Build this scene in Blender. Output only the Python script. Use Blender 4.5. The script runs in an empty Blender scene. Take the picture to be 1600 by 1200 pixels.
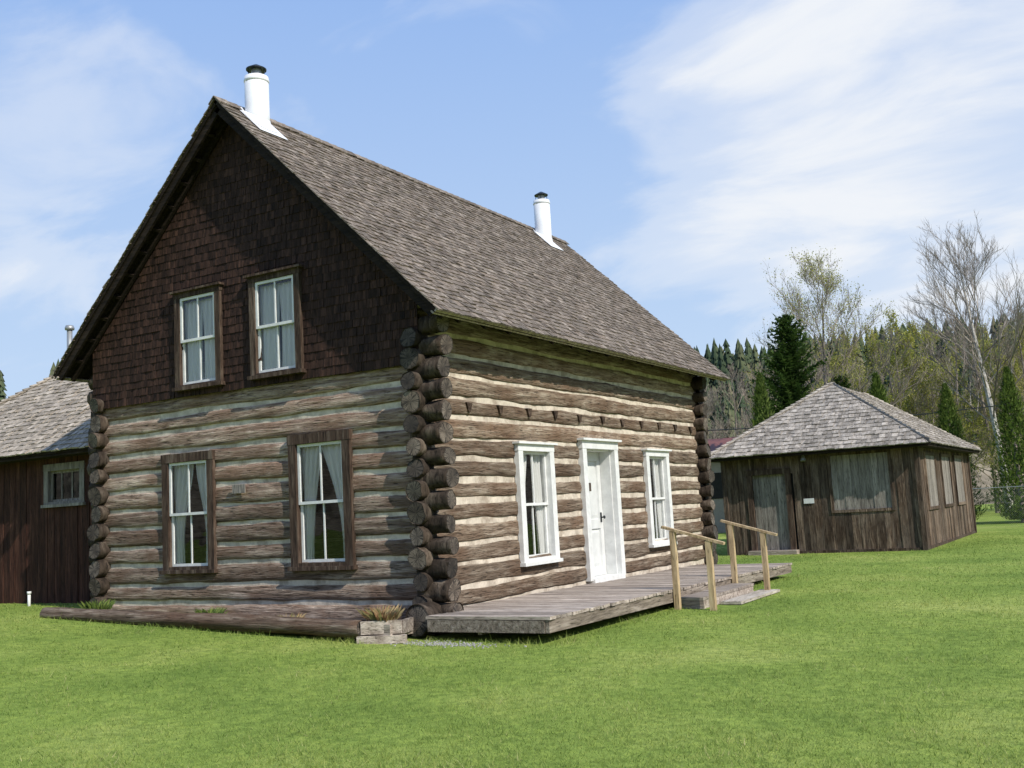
import bpy, math, random
import numpy as np
from mathutils import Vector, Matrix, noise as mn
R=random.Random(7)
scene=bpy.context.scene
col=scene.collection
Z=Vector((0,0,1));X=Vector((1,0,0));Y=Vector((0,1,0))
# ------------------------------------------------------------ materials
def newmat(name):
    m=bpy.data.materials.new(name);m.use_nodes=True
    nt=m.node_tree;nt.nodes.clear()
    out=nt.nodes.new('ShaderNodeOutputMaterial');b=nt.nodes.new('ShaderNodeBsdfPrincipled')
    nt.links.new(b.outputs[0],out.inputs[0])
    return m,nt,b,out
def ramp(nt,stops,interp='LINEAR'):
    n=nt.nodes.new('ShaderNodeValToRGB');n.color_ramp.interpolation=interp
    e=n.color_ramp.elements
    while len(e)>1:e.remove(e[-1])
    e[0].position=stops[0][0];e[0].color=(*stops[0][1],1)
    for p,c in stops[1:]:
        q=e.new(p);q.color=(*c,1)
    return n
def noise(nt,vec,scale,detail=6,rough=.6,dist=0):
    n=nt.nodes.new('ShaderNodeTexNoise');n.inputs['Scale'].default_value=scale;n.inputs['Detail'].default_value=detail
    n.inputs['Roughness'].default_value=rough;n.inputs['Distortion'].default_value=dist
    if vec is not None:nt.links.new(vec,n.inputs['Vector'])
    return n
def math_(nt,op,a,b=None,c=None,clamp=False):
    n=nt.nodes.new('ShaderNodeMath');n.operation=op;n.use_clamp=clamp
    for i,v in enumerate((a,b,c)):
        if v is None:continue
        if isinstance(v,(int,float)):n.inputs[i].default_value=v
        else:nt.links.new(v,n.inputs[i])
    return n.outputs[0]
def mixc(nt,f,a,b,mode='MIX'):
    n=nt.nodes.new('ShaderNodeMix');n.data_type='RGBA';n.blend_type=mode
    for i,v in ((0,f),(6,a),(7,b)):
        if isinstance(v,(int,float)):n.inputs[i].default_value=v
        elif isinstance(v,tuple):n.inputs[i].default_value=(*v,1)
        else:nt.links.new(v,n.inputs[i])
    return n.outputs[2]
def vscale(nt,vec,s):
    n=nt.nodes.new('ShaderNodeVectorMath');n.operation='MULTIPLY';nt.links.new(vec,n.inputs[0]);n.inputs[1].default_value=s
    return n.outputs[0]
def attr(nt,name='rnd'):
    n=nt.nodes.new('ShaderNodeAttribute');n.attribute_name=name;return n.outputs['Fac']
def wood(name,c0,c1,c2,axis=0,stretch=12,vary=.45,rough=.85,bump=.5,patch=None,pf=.5,base=1.5,chk=.75):
    m,nt,b,out=newmat(name)
    tc=nt.nodes.new('ShaderNodeTexCoord');r=attr(nt)
    off=nt.nodes.new('ShaderNodeCombineXYZ')
    for i in range(3):nt.links.new(math_(nt,'MULTIPLY',r,17.+9*i),off.inputs[i])
    add=nt.nodes.new('ShaderNodeVectorMath');nt.links.new(tc.outputs['Object'],add.inputs[0]);nt.links.new(off.outputs[0],add.inputs[1])
    s=[stretch]*3;s[axis]=1.0
    v=vscale(nt,add.outputs[0],tuple(s))
    n1=noise(nt,v,base,9,.68,.3)
    n2=noise(nt,v,base*4,4,.6)
    n3=noise(nt,add.outputs[0],1.3,5,.6)
    rp=ramp(nt,[(.3,c0),(.5,c1),(.68,c2)]);nt.links.new(n1.outputs[0],rp.inputs[0])
    c=rp.outputs[0]
    if patch:
        f=ramp(nt,[(.42,(0,0,0)),(.62,(pf,)*3)]);nt.links.new(n3.outputs[0],f.inputs[0])
        c=mixc(nt,f.outputs[0],c,patch)
    f=ramp(nt,[(.36,(.22,)*3),(.44,(1,1,1))]);nt.links.new(n2.outputs[0],f.inputs[0])
    c=mixc(nt,chk,c,f.outputs[0],'MULTIPLY')
    k=math_(nt,'MULTIPLY_ADD',r,vary*2,1-vary)
    cc=nt.nodes.new('ShaderNodeCombineColor')
    for i in range(3):nt.links.new(k,cc.inputs[i])
    c=mixc(nt,1.0,c,cc.outputs[0],'MULTIPLY')
    nt.links.new(c,b.inputs['Base Color']);b.inputs['Roughness'].default_value=rough
    b.inputs['Specular IOR Level'].default_value=.2
    bp=nt.nodes.new('ShaderNodeBump');bp.inputs['Strength'].default_value=bump;bp.inputs['Distance'].default_value=.03
    h=math_(nt,'ADD',n1.outputs[0],math_(nt,'MULTIPLY',n2.outputs[0],.6))
    nt.links.new(h,bp.inputs['Height']);nt.links.new(bp.outputs[0],b.inputs['Normal'])
    return m
def plain(name,c,rough=.6,var=.15,scale=6,bump=.1,spec=.4,metal=0,c2=None,detail=5,stain=None):
    m,nt,b,out=newmat(name)
    tc=nt.nodes.new('ShaderNodeTexCoord')
    n=noise(nt,tc.outputs['Object'],scale,detail,.65)
    a=tuple(x*(1-var) for x in c);d=tuple(min(1,x*(1+var)) for x in (c2 or c))
    rp=ramp(nt,[(.35,a),(.65,d)]);nt.links.new(n.outputs[0],rp.inputs[0])
    cc=rp.outputs[0]
    if stain:
        q=noise(nt,tc.outputs['Object'],3.1,6,.7);f=ramp(nt,[(.46,(0,0,0)),(.64,(.8,)*3)]);nt.links.new(q.outputs[0],f.inputs[0]);cc=mixc(nt,f.outputs[0],cc,stain)
    nt.links.new(cc,b.inputs['Base Color'])
    b.inputs['Roughness'].default_value=rough;b.inputs['Metallic'].default_value=metal;b.inputs['Specular IOR Level'].default_value=spec
    bp=nt.nodes.new('ShaderNodeBump');bp.inputs['Strength'].default_value=bump;bp.inputs['Distance'].default_value=.02
    nt.links.new(n.outputs[0],bp.inputs['Height']);nt.links.new(bp.outputs[0],b.inputs['Normal'])
    return m
def rndmat(name,stops,rough=.8,trans=0,scale=0,spec=.2,pstops=None,pscale=1):
    m,nt,b,out=newmat(name)
    r=attr(nt);rp=ramp(nt,stops);nt.links.new(r,rp.inputs[0]);c=rp.outputs[0]
    if pstops:
        tc=nt.nodes.new('ShaderNodeTexCoord');n=noise(nt,tc.outputs['Object'],pscale,5,.6)
        q=ramp(nt,pstops);nt.links.new(n.outputs[0],q.inputs[0]);c=mixc(nt,1.,c,q.outputs[0],'MULTIPLY')
    nt.links.new(c,b.inputs['Base Color']);b.inputs['Roughness'].default_value=rough;b.inputs['Specular IOR Level'].default_value=spec
    if trans:
        t=nt.nodes.new('ShaderNodeBsdfTranslucent');nt.links.new(c,t.inputs[0])
        mx=nt.nodes.new('ShaderNodeMixShader');mx.inputs[0].default_value=trans
        nt.links.new(b.outputs[0],mx.inputs[1]);nt.links.new(t.outputs[0],mx.inputs[2]);nt.links.new(mx.outputs[0],out.inputs[0])
    return m
LOGF=wood('log_wood_front',(.06,.04,.027),(.24,.18,.13),(.50,.425,.335),1,12,.32,patch=(.15,.085,.05),pf=.6,bump=1.2,chk=.9)
LOGG=wood('log_wood_gable',(.065,.042,.031),(.275,.205,.158),(.60,.49,.395),0,12,.32,patch=(.17,.095,.06),pf=.65,bump=1.2,chk=.9)
STUB=wood('log_wood_stub',(.014,.010,.007),(.052,.038,.028),(.135,.108,.083),2,4,.4,bump=.9)
CHINK=plain('chinking_mortar',(.58,.51,.42),.95,.16,5,.8,.1,stain=(.27,.215,.165))
SHG=wood('gable_shingle_wood',(.011,.0065,.005),(.035,.0185,.0135),(.074,.038,.027),2,8,.27,bump=.4)
SHR=wood('roof_shingle_wood',(.085,.068,.055),(.19,.16,.133),(.335,.288,.243),0,9,.34,bump=.5,patch=(.13,.094,.068),pf=.5,chk=.65)
SHB=wood('shake_wood_grey',(.14,.118,.095),(.325,.287,.242),(.48,.43,.37),1,6,.30,bump=.5,chk=.6)
SHB2=wood('shake_wood_brown',(.16,.13,.10),(.34,.29,.232),(.49,.425,.35),1,6,.28,bump=.5,chk=.6)
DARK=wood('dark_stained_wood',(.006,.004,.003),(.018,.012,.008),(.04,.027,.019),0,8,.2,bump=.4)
BROWN=wood('window_frame_wood',(.022,.013,.009),(.065,.042,.03),(.15,.115,.087),2,9,.2,bump=.5)
GREYW=wood('weathered_grey_wood',(.14,.107,.088),(.34,.285,.24),(.54,.47,.41),0,10,.3,bump=.5)
GREYV=wood('weathered_board_wood',(.11,.095,.083),(.24,.215,.19),(.36,.33,.295),2,10,.2,bump=.5)
SID=wood('barn_board_wood',(.022,.013,.009),(.088,.058,.04),(.25,.185,.135),2,9,.6,bump=.6,patch=(.19,.155,.125),pf=.45)
SIDR=wood('red_board_wood',(.018,.008,.006),(.052,.020,.013),(.10,.045,.03),2,9,.35,bump=.5)
NEWW=wood('handrail_wood',(.26,.18,.10),(.46,.34,.20),(.62,.49,.31),2,9,.1,bump=.2)
FASC=wood('deck_fascia_wood',(.07,.055,.042),(.22,.18,.145),(.38,.33,.28),1,10,.2)
PALE=wood('pale_step_wood',(.25,.21,.17),(.42,.37,.31),(.58,.53,.46),1,10,.1,bump=.3)
WHITE=plain('white_paint',(.67,.675,.66),.5,.10,7,.2,.4)
DOORP=plain('pale_door_paint',(.60,.61,.60),.5,.08,5,.12,.4)
METW=plain('white_enamelled_metal',(.74,.75,.77),.35,.06,4,.05,.5)
METD=plain('dark_metal',(.03,.035,.04),.4,.2,8,.1,.5,.6)
METG=plain('galvanised_metal',(.35,.36,.36),.5,.1,8,.1,.5,.6)
CONC=plain('concrete',(.42,.39,.35),.9,.12,12,.4,.2)
BLK=plain('painted_dark_interior',(.02,.018,.015),.9,.2)  # near-black colour stands in for the shade of unlit rooms
REDR=plain('red_metal_roof',(.18,.07,.055),.6,.1)
TANW=plain('tan_wall',(.30,.26,.21),.8,.1)
SOIL=plain('soil',(.05,.036,.025),.95,.3,20,.8,.1)
BARK=plain('grey_bark',(.24,.205,.175),.9,.3,10,.6,.1)
BIRCH=plain('birch_bark',(.44,.415,.38),.85,.40,7,.4,.1)
CLOTH=rndmat('curtain_cloth',[(0,(.88,.88,.87)),(1,(.9,.9,.89))],.95,.2)
TWIG=rndmat('twig_bark',[(0,(.17,.135,.11)),(1,(.36,.31,.26))],.9)
TWIGB=rndmat('birch_twig_bark',[(0,(.15,.12,.10)),(1,(.38,.34,.295))],.9)
BUD=rndmat('budding_leaf',[(0,(.22,.25,.04)),(.5,(.37,.38,.075)),(1,(.52,.48,.14))],.7,.4)
NEED=rndmat('spruce_needle',[(0,(.02,.042,.012)),(.6,(.062,.11,.028)),(1,(.13,.185,.05))],.7,.25)
CEDR=rndmat('cedar_foliage',[(0,(.04,.07,.018)),(.6,(.12,.18,.036)),(1,(.23,.28,.07))],.7,.25)
FOR=rndmat('forest_needle',[(0,(.036,.057,.032)),(.6,(.065,.09,.047)),(.85,(.11,.12,.062)),(1,(.18,.155,.105))],.9)  # needle greens paled and greyed to paint in distance haze
BLADE=rndmat('grass_blade',[(0,(.15,.225,.042)),(.5,(.245,.325,.072)),(.85,(.34,.39,.11)),(1,(.50,.47,.23))],.6,.38,pstops=[(.30,(.74,.82,.76)),(.5,(1,1,1)),(.68,(1.22,1.11,1.12))],pscale=.38)
DRY=rndmat('dry_plant',[(0,(.14,.14,.05)),(.5,(.42,.33,.17)),(1,(.28,.14,.08))],.8,.2)
JO=wood('joist_wood',(.02,.013,.009),(.06,.04,.028),(.14,.10,.075),0,8,.3)
PLOG=wood('planter_log_wood',(.045,.03,.02),(.15,.108,.08),(.34,.28,.22),0,12,.2,patch=(.12,.065,.04),pf=.6,bump=1.)
# glass
m,nt,b,out=newmat('window_glass');GLASS=m
g=nt.nodes.new('ShaderNodeBsdfGlossy');g.inputs['Roughness'].default_value=.02;g.inputs['Color'].default_value=(.9,.95,1,1)
t=nt.nodes.new('ShaderNodeBsdfTransparent');t.inputs[0].default_value=(.98,.985,.98,1)
fr_=nt.nodes.new('ShaderNodeFresnel');fr_.inputs[0].default_value=1.45
tc=nt.nodes.new('ShaderNodeTexCoord');nn=noise(nt,tc.outputs['Object'],2.2,2,.5)
bp=nt.nodes.new('ShaderNodeBump');bp.inputs['Strength'].default_value=.12;bp.inputs['Distance'].default_value=.05
nt.links.new(nn.outputs[0],bp.inputs['Height']);nt.links.new(bp.outputs[0],g.inputs['Normal'])
mx=nt.nodes.new('ShaderNodeMixShader');nt.links.new(math_(nt,'ADD',fr_.outputs[0],.01),mx.inputs[0])
nt.links.new(t.outputs[0],mx.inputs[1]);nt.links.new(g.outputs[0],mx.inputs[2]);nt.links.new(mx.outputs[0],out.inputs[0])
# log end
m,nt,b,out=newmat('log_end_grain');CAP=m
uv=nt.nodes.new('ShaderNodeUVMap');uv.uv_map='UVMap'
ln=nt.nodes.new('ShaderNodeVectorMath');ln.operation='LENGTH';nt.links.new(uv.outputs[0],ln.inputs[0])
no=nt.nodes.new('ShaderNodeVectorMath');no.operation='NORMALIZE';nt.links.new(uv.outputs[0],no.inputs[0])
tc=nt.nodes.new('ShaderNodeTexCoord')
nz=noise(nt,tc.outputs['Object'],6,4,.6)
ringv=math_(nt,'SINE',math_(nt,'MULTIPLY_ADD',ln.outputs['Value'],45.,math_(nt,'MULTIPLY',nz.outputs[0],9.)))
addv=nt.nodes.new('ShaderNodeVectorMath');nt.links.new(vscale(nt,no.outputs[0],(2.2,2.2,2.2)),addv.inputs[0]);nt.links.new(vscale(nt,tc.outputs['Object'],(.7,.7,4)),addv.inputs[1])
cr=noise(nt,addv.outputs[0],2.6,3,.7)
crr=ramp(nt,[(.43,(.06,)*3),(.49,(1,1,1))]);nt.links.new(cr.outputs[0],crr.inputs[0])
rp=ramp(nt,[(.3,(.065,.047,.035)),(.7,(.26,.215,.17))]);nt.links.new(nz.outputs[0],rp.inputs[0])
c=mixc(nt,math_(nt,'MULTIPLY_ADD',ringv,.22,.24),rp.outputs[0],(.025,.016,.011))
c=mixc(nt,.9,c,crr.outputs[0],'MULTIPLY')
rim=ramp(nt,[(.0,(.7,)*3),(.85,(1,1,1)),(1,(.3,)*3)]);nt.links.new(ln.outputs['Value'],rim.inputs[0])
c=mixc(nt,1.,c,rim.outputs[0],'MULTIPLY')
k=math_(nt,'MULTIPLY_ADD',attr(nt),1.1,.30);cc=nt.nodes.new('ShaderNodeCombineColor')
for i in range(3):nt.links.new(k,cc.inputs[i])
c=mixc(nt,1.,c,cc.outputs[0],'MULTIPLY')
nt.links.new(c,b.inputs['Base Color']);b.inputs['Roughness'].default_value=.9
# ------------------------------------------------------------ mesh builder
class MB:
    def __init__(s):s.v=[];s.f=[];s.m=[];s.r=[];s.uv={};s.flat=set()
    def face(s,idx,mi=0,r=.5,uv=None):
        if uv:s.uv[len(s.f)]=uv
        s.f.append(idx);s.m.append(mi);s.r.append(r)
    def poly(s,pts,mi=0,r=.5):
        n=len(s.v);s.v+= [tuple(p) for p in pts];s.face(list(range(n,n+len(pts))),mi,r)
    def box(s,a,b,mi=0,r=None):
        if r is None:r=R.random()
        x0,y0,z0=[min(a[i],b[i]) for i in range(3)];x1,y1,z1=[max(a[i],b[i]) for i in range(3)]
        n=len(s.v);s.v+=[(x0,y0,z0),(x1,y0,z0),(x1,y1,z0),(x0,y1,z0),(x0,y0,z1),(x1,y0,z1),(x1,y1,z1),(x0,y1,z1)]
        for q in((3,2,1,0),(4,5,6,7),(0,1,5,4),(1,2,6,5),(2,3,7,6),(3,0,4,7)):s.face([n+i for i in q],mi,r)
    def hexa(s,P,mi=0,r=None):
        if r is None:r=R.random()
        n=len(s.v);s.v+=[tuple(p) for p in P]
        for q in((3,2,1,0),(4,5,6,7),(0,1,5,4),(1,2,6,5),(2,3,7,6),(3,0,4,7)):s.face([n+i for i in q],mi,r)
    def beam(s,p,q,w,h,up=Z,mi=0,r=None):
        p=Vector(p);q=Vector(q);d=(q-p).normalized();sd=d.cross(up).normalized();u=sd.cross(d)
        s.hexa([p-sd*w/2-u*h/2,p+sd*w/2-u*h/2,q+sd*w/2-u*h/2,q-sd*w/2-u*h/2,p-sd*w/2+u*h/2,p+sd*w/2+u*h/2,q+sd*w/2+u*h/2,q-sd*w/2+u*h/2],mi,r)
    def tube(s,pts,rad,n=8,mi=0,r=.5,cap=True,capmi=None):
        pts=[Vector(p) for p in pts];base=len(s.v)
        for i,p in enumerate(pts):
            d=(pts[min(i+1,len(pts)-1)]-pts[max(i-1,0)]).normalized()
            a=d.cross(Z if abs(d.z)<.95 else X).normalized();bb=d.cross(a)
            for k in range(n):
                th=2*math.pi*k/n;s.v.append(tuple(p+(a*math.cos(th)+bb*math.sin(th))*rad[i]))
        for i in range(len(pts)-1):
            for k in range(n):
                a0=base+i*n+k;a1=base+i*n+(k+1)%n
                s.face([a0,a1,a1+n,a0+n],mi,r)
        if cap:
            s.face([base+k for k in range(n)][::-1],mi if capmi is None else capmi,r)
            s.face([base+(len(pts)-1)*n+k for k in range(n)],mi if capmi is None else capmi,r)
    def obj(s,name,mats,parent=None,smooth=False,label=None):
        me=bpy.data.meshes.new(name);me.from_pydata(s.v,[],s.f);
        for m in mats:me.materials.append(m)
        me.polygons.foreach_set('material_index',s.m)
        a=me.attributes.new('rnd','FLOAT','FACE');a.data.foreach_set('value',s.r)
        if s.uv:
            u=me.uv_layers.new(name='UVMap')
            for fi,q in s.uv.items():
                ls=me.polygons[fi].loop_start
                for k,c in enumerate(q):u.data[ls+k].uv=c
        if smooth:me.polygons.foreach_set('use_smooth',[i not in s.flat for i in range(len(s.f))])
        me.update()
        o=bpy.data.objects.new(name,me);col.objects.link(o)
        if parent:setp(o,parent)
        if label:o['label']=label
        return o
def setp(o,p):
    o.parent=p
    if p.type!='EMPTY':o.matrix_parent_inverse=Matrix.Identity(4);return
    t=Vector((0,0,0));q=p
    while q:
        t+=q.location;q=q.parent
    o.matrix_parent_inverse=Matrix.Translation(-t)
def thing(name,loc,label,cat,group=None):
    e=bpy.data.objects.new(name,None);e.location=loc;e.empty_display_size=.3;col.objects.link(e)
    e['label']=label;e['category']=cat
    if group:e['group']=group
    return e
def sm(a,b,x):
    t=min(1,max(0,(x-a)/(b-a)));return t*t*(3-2*t)
def gz(x,y):
    if x<0: z=-.265+min(.31,-.048*x)
    else: z=-.265-.018*min(x,9)
    k=sm(5,14,y);z=z*(1-k)-.37*k
    z+=.02*math.sin(x*.7+1)*math.cos(y*.5)*(1 if y<-2 or x>3.5 else 0)
    return z
# ------------------------------------------------------------ logs
def log(M,p0,p1,rh,rd,side,mi=0,cap=(None,None),n=16,r=None,step=.14,amp=.06,taper=0,hew=.62,drift=1.):
    p0=Vector(p0);p1=Vector(p1);d=p1-p0;L=d.length;d.normalize();side=Vector(side)
    if r is None:r=R.random()
    k=max(1,int(L/step));sd=R.uniform(0,500);base=len(M.v)
    for i in range(k+1):
        s=L*i/k
        c=p0+d*s+Z*(drift*(.022*mn.noise((s*.45,sd,0))+.014*mn.noise((s*1.7,sd,3))))+side*(drift*.010*mn.noise((s*.8,sd,9)))
        f=1+amp*2.2*mn.noise((s*.9,sd,20))+taper*(s/L-.5)
        for j in range(n):
            th=2*math.pi*j/n;cs=math.cos(th);sn=math.sin(th)
            q=f*(1+amp*1.3*mn.noise((s*2.2,cs*1.6+sd,sn*1.6))+amp*1.4*mn.noise((s*7,cs*3+sd,sn*3)))
            M.v.append(tuple(c+side*(rd*q*math.copysign(abs(cs)**hew,cs))+Z*(rh*q*math.copysign(abs(sn)**(hew+.1),sn))))
    for i in range(k):
        for j in range(n):
            a0=base+i*n+j;a1=base+i*n+(j+1)%n;M.face([a0,a0+n,a1+n,a1],mi,r)
    for e,cm in ((0,cap[0]),(1,cap[1])):
        if cm is None:continue
        rb=base if e==0 else base+k*n
        dd=-d if e==0 else d
        ring=[Vector(M.v[rb+j]) for j in range(n)];ctr=sum(ring,Vector())/n
        tx=R.uniform(-.15,.15);tz=R.uniform(-.2,.2)
        def tl(p):
            q=p-ctr;return p+dd*(.010+tz*q.z+tx*q.dot(side))
        ci=len(M.v);M.v.append(tuple(tl(ctr)))
        for j in range(n):M.v.append(tuple(tl(ring[j]*.96+ctr*.04)))
        for j in range(n):
            a=ci+1+j;b_=ci+1+(j+1)%n;c0=rb+j;c1=rb+(j+1)%n
            t0=2*math.pi*j/n;t1=2*math.pi*(j+1)/n
            A=(math.cos(t0),math.sin(t0));B=(math.cos(t1),math.sin(t1))
            M.flat.add(len(M.f));M.face([ci,a,b_] if e==0 else [ci,b_,a],cm,r,[(0,0),A,B] if e==0 else [(0,0),B,A])
            M.flat.add(len(M.f));M.face([a,c0,c1,b_] if e==0 else [a,b_,c1,c0],mi,r)
def cuts(a,b,z,rh,ops):
    iv=[(a,b)]
    for (u0,u1,z0,z1) in ops:
        if z+rh*.7<z0 or z-rh*.7>z1:continue
        nv=[]
        for s,e in iv:
            if u1<=s or u0>=e:nv.append((s,e));continue
            if u0>s:nv.append((s,u0))
            if u1<e:nv.append((u1,e))
        iv=nv
    return iv
def plate(M,fn,us,zs,ops,mi=0):
    zmax=max(zs)
    us=sorted(set(us+[o[0] for o in ops]+[o[1] for o in ops]));zs=sorted(set(zs+[min(o[2],zmax) for o in ops]+[min(o[3],zmax) for o in ops]))
    for i in range(len(us)-1):
        for j in range(len(zs)-1):
            u=(us[i]+us[i+1])/2;z=(zs[j]+zs[j+1])/2
            if any(o[0]<u<o[1] and o[2]<z<o[3] for o in ops):continue
            M.poly([fn(us[i],zs[j]),fn(us[i+1],zs[j]),fn(us[i+1],zs[j+1]),fn(us[i],zs[j+1])],mi)
W=6.12;L=9.78;PITCH=.275
def logwall(name,axis,fixed,out,a,b,z0,nlog,ops,mat,exa,exb,parent,stubmax=9,label=None,soff=-.085,RH=.112):
    M=MB()
    side=(0,out,0) if axis==0 else (out,0,0)
    P=(lambda u,z,w:(u,fixed+out*w,z)) if axis==0 else (lambda u,z,w:(fixed+out*w,u,z))
    for i in range(nlog):
        z=z0+PITCH*i
        rh=RH+R.uniform(-.016,.012);rd=.062
        r=R.random()
        for s,e in cuts(a,b,z,rh,ops):
            log(M,P(s,z,-.062),P(e,z,-.062),rh,rd,side,0,r=r,hew=.55,n=18,amp=.075)
        if z>stubmax:continue
        for (s,d,k) in((a,-1,exa),(b,1,exb)):
            k=k+R.uniform(-.035,.035);q=R.uniform(.90,1.10)
            log(M,P(s-d*.12,z,soff),P(s+d*k,z+R.uniform(-.01,.01),soff+R.uniform(-.012,.012)),.126*q,.128*q,side,2,cap=(None,1),r=R.random(),step=.07,n=22,hew=.9,amp=.09,drift=.3)
    plate(M,lambda u,z:P(u,z,-.034),[a,b],[-.4,min(4.05,z0+PITCH*nlog)],ops,3)
    return M.obj(name,[mat,CAP,STUB,CHINK],parent,True,label)
house=thing('log_house',(-3.06,4.9,-.27),'two storey weathered log house with shake roof and white windows','house')
fop=[(2.38,3.24,.5,2.03),(6.93,7.79,.5,2.03),(4.45,5.49,-.02,2.1)]
gop=[(-4.54,-3.73,.64,2.19),(-2.06,-1.23,.64,2.23)]
gup=[(-4.15,-3.46,3.27,4.5),(-2.645,-1.955,3.27,4.5)]
logwall('wall',1,0.,1,0,L,.10,15,fop,LOGF,.12,.20,house,3.6,label='sunlit log front wall with cream chinking',soff=-.035,RH=.109)
logwall('wall',0,0.,-1,-W,0,-.03,15,gop+[(-W+.01,-.01,3.2,4.05)],LOGG,.17,.35,house,3.7,label='weathered grey log gable wall with chinking')
logwall('wall',0,L,1,-W,0,-.03,15,[],LOGG,.2,.18,house,3.7)
logwall('wall',1,-W,-1,0,L,.10,15,[],LOGF,.12,.22,house,3.4)
M=MB()
log(M,(-W-.2,.13,-.27),(.1,.13,-.27),.14,.15,(0,-1,0),0,(1,1))
log(M,(.11,-.38,-.06),(.05,.1,-.08),.185,.185,(1,0,0),2,(1,None),n=22,step=.10,hew=1.)
log(M,(-.13,1.,-.2),(-.13,L+.2,-.2),.15,.14,(1,0,0),0,(None,1))
M.obj('sill',[LOGG,CAP,STUB],house,True)
for i in range(11):
    M=MB();y=1.12+i*.815+R.uniform(-.03,.03);z=2.60+R.uniform(-.01,.01);w=.07
    zt=z+.05;zb=z-.075
    M.hexa([(-.1,y-.022,zb),(.03,y-.022,zb),(.03,y+.022,zb),(-.1,y+.022,zb),(-.1,y-w,zt),(.03,y-w,zt),(.03,y+w,zt),(-.1,y+w,zt)],0,R.random())
    M.obj('joist_end',[JO],house)
ZE=3.644;ZR=7.204;EX=.575;OV=.36;SL=(ZR-ZE)/(W/2+EX)
def shing(M,O,U,V,N,vmax,ur,expo,w0,w1,th,jit=.012,mi=0,ovl=1.45,curl=.006,ops=[]):
    O=Vector(O);U=Vector(U);V=Vector(V);N=Vector(N);v=0.
    while v<vmax-.02:
        a,b=ur(v)[:2];vt=min(vmax,v+expo*ovl);a2,b2=ur(vt)
        rowj=R.uniform(-.004,.004)
        u=a-R.uniform(0,w0)
        while u<b:
            w=R.uniform(w0,w1);u1=u+w
            l0=max(u+.0025,a);l1=min(u1-.0025,b)
            if l1-l0>.015 and not any(o[0]<(l0+l1)/2<o[1] and o[2]<v+expo/2<o[3] for o in ops):
                t0=min(max(l0,a2),b2);t1=min(max(l1,a2),b2)
                wv=.012*mn.noise((l0*.8,v*.8,O.x))
                vb=v-R.uniform(0,jit)+rowj+wv;tk=th*R.uniform(.6,1.35);cu=R.uniform(-curl,curl)
                Q=lambda uu,vv,nn:O+U*uu+V*vv+N*nn
                n=len(M.v);M.v+=[tuple(Q(*q)) for q in((l0,vb,.004),(l1,vb,.004),(l1,vb,.008+tk+cu),(l0,vb,.008+tk-cu),(t1,vt,.008),(t0,vt,.008))]
                r=R.random()
                for q in((0,1,2,3),(3,2,4,5),(0,3,5),(1,4,2)):M.face([n+k for k in q],mi,r)
            u=u1
        v+=expo*R.uniform(.97,1.03)
for y,ops,nm in((-.03,gup,0),(L+.03,[],1)):
    M=MB();z0=3.10
    xs=sorted(set([-W-.05,-W/2,.05]+[o[0] for o in ops]+[o[1] for o in ops]))
    top=lambda x:ZR-.09-SL*abs(x+W/2)
    for i in range(len(xs)-1):
        a,b_=xs[i],xs[i+1];xm=(a+b_)/2
        hole=[o for o in ops if o[0]<xm<o[1]]
        if hole:
            o=hole[0];M.poly([(a,y,z0),(b_,y,z0),(b_,y,o[2]),(a,y,o[2])]);M.poly([(a,y,o[3]),(b_,y,o[3]),(b_,y,top(b_)),(a,y,top(a))])
        else:M.poly([(a,y,z0),(b_,y,z0),(b_,y,top(b_)),(a,y,top(a))])
    if nm==0:
        shing(M,(0,-.032,3.08),X,Z,(0,-1,0),ZR-.1-3.08,lambda v:(-W/2-max(0,min(W/2+.06,(ZR-.07-3.08-v)/SL)),-W/2+max(0,min(W/2+.06,(ZR-.07-3.08-v)/SL))),.115,.07,.14,.012,.006,1,
          ops=[(o[0]-.02,o[1]+.02,o[2]-3.08-.02,o[3]-3.08+.02) for o in ops])
    M.obj('gable_wall',[DARK,SHG],house,label='gable clad with dark brown wood shingles')
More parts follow.
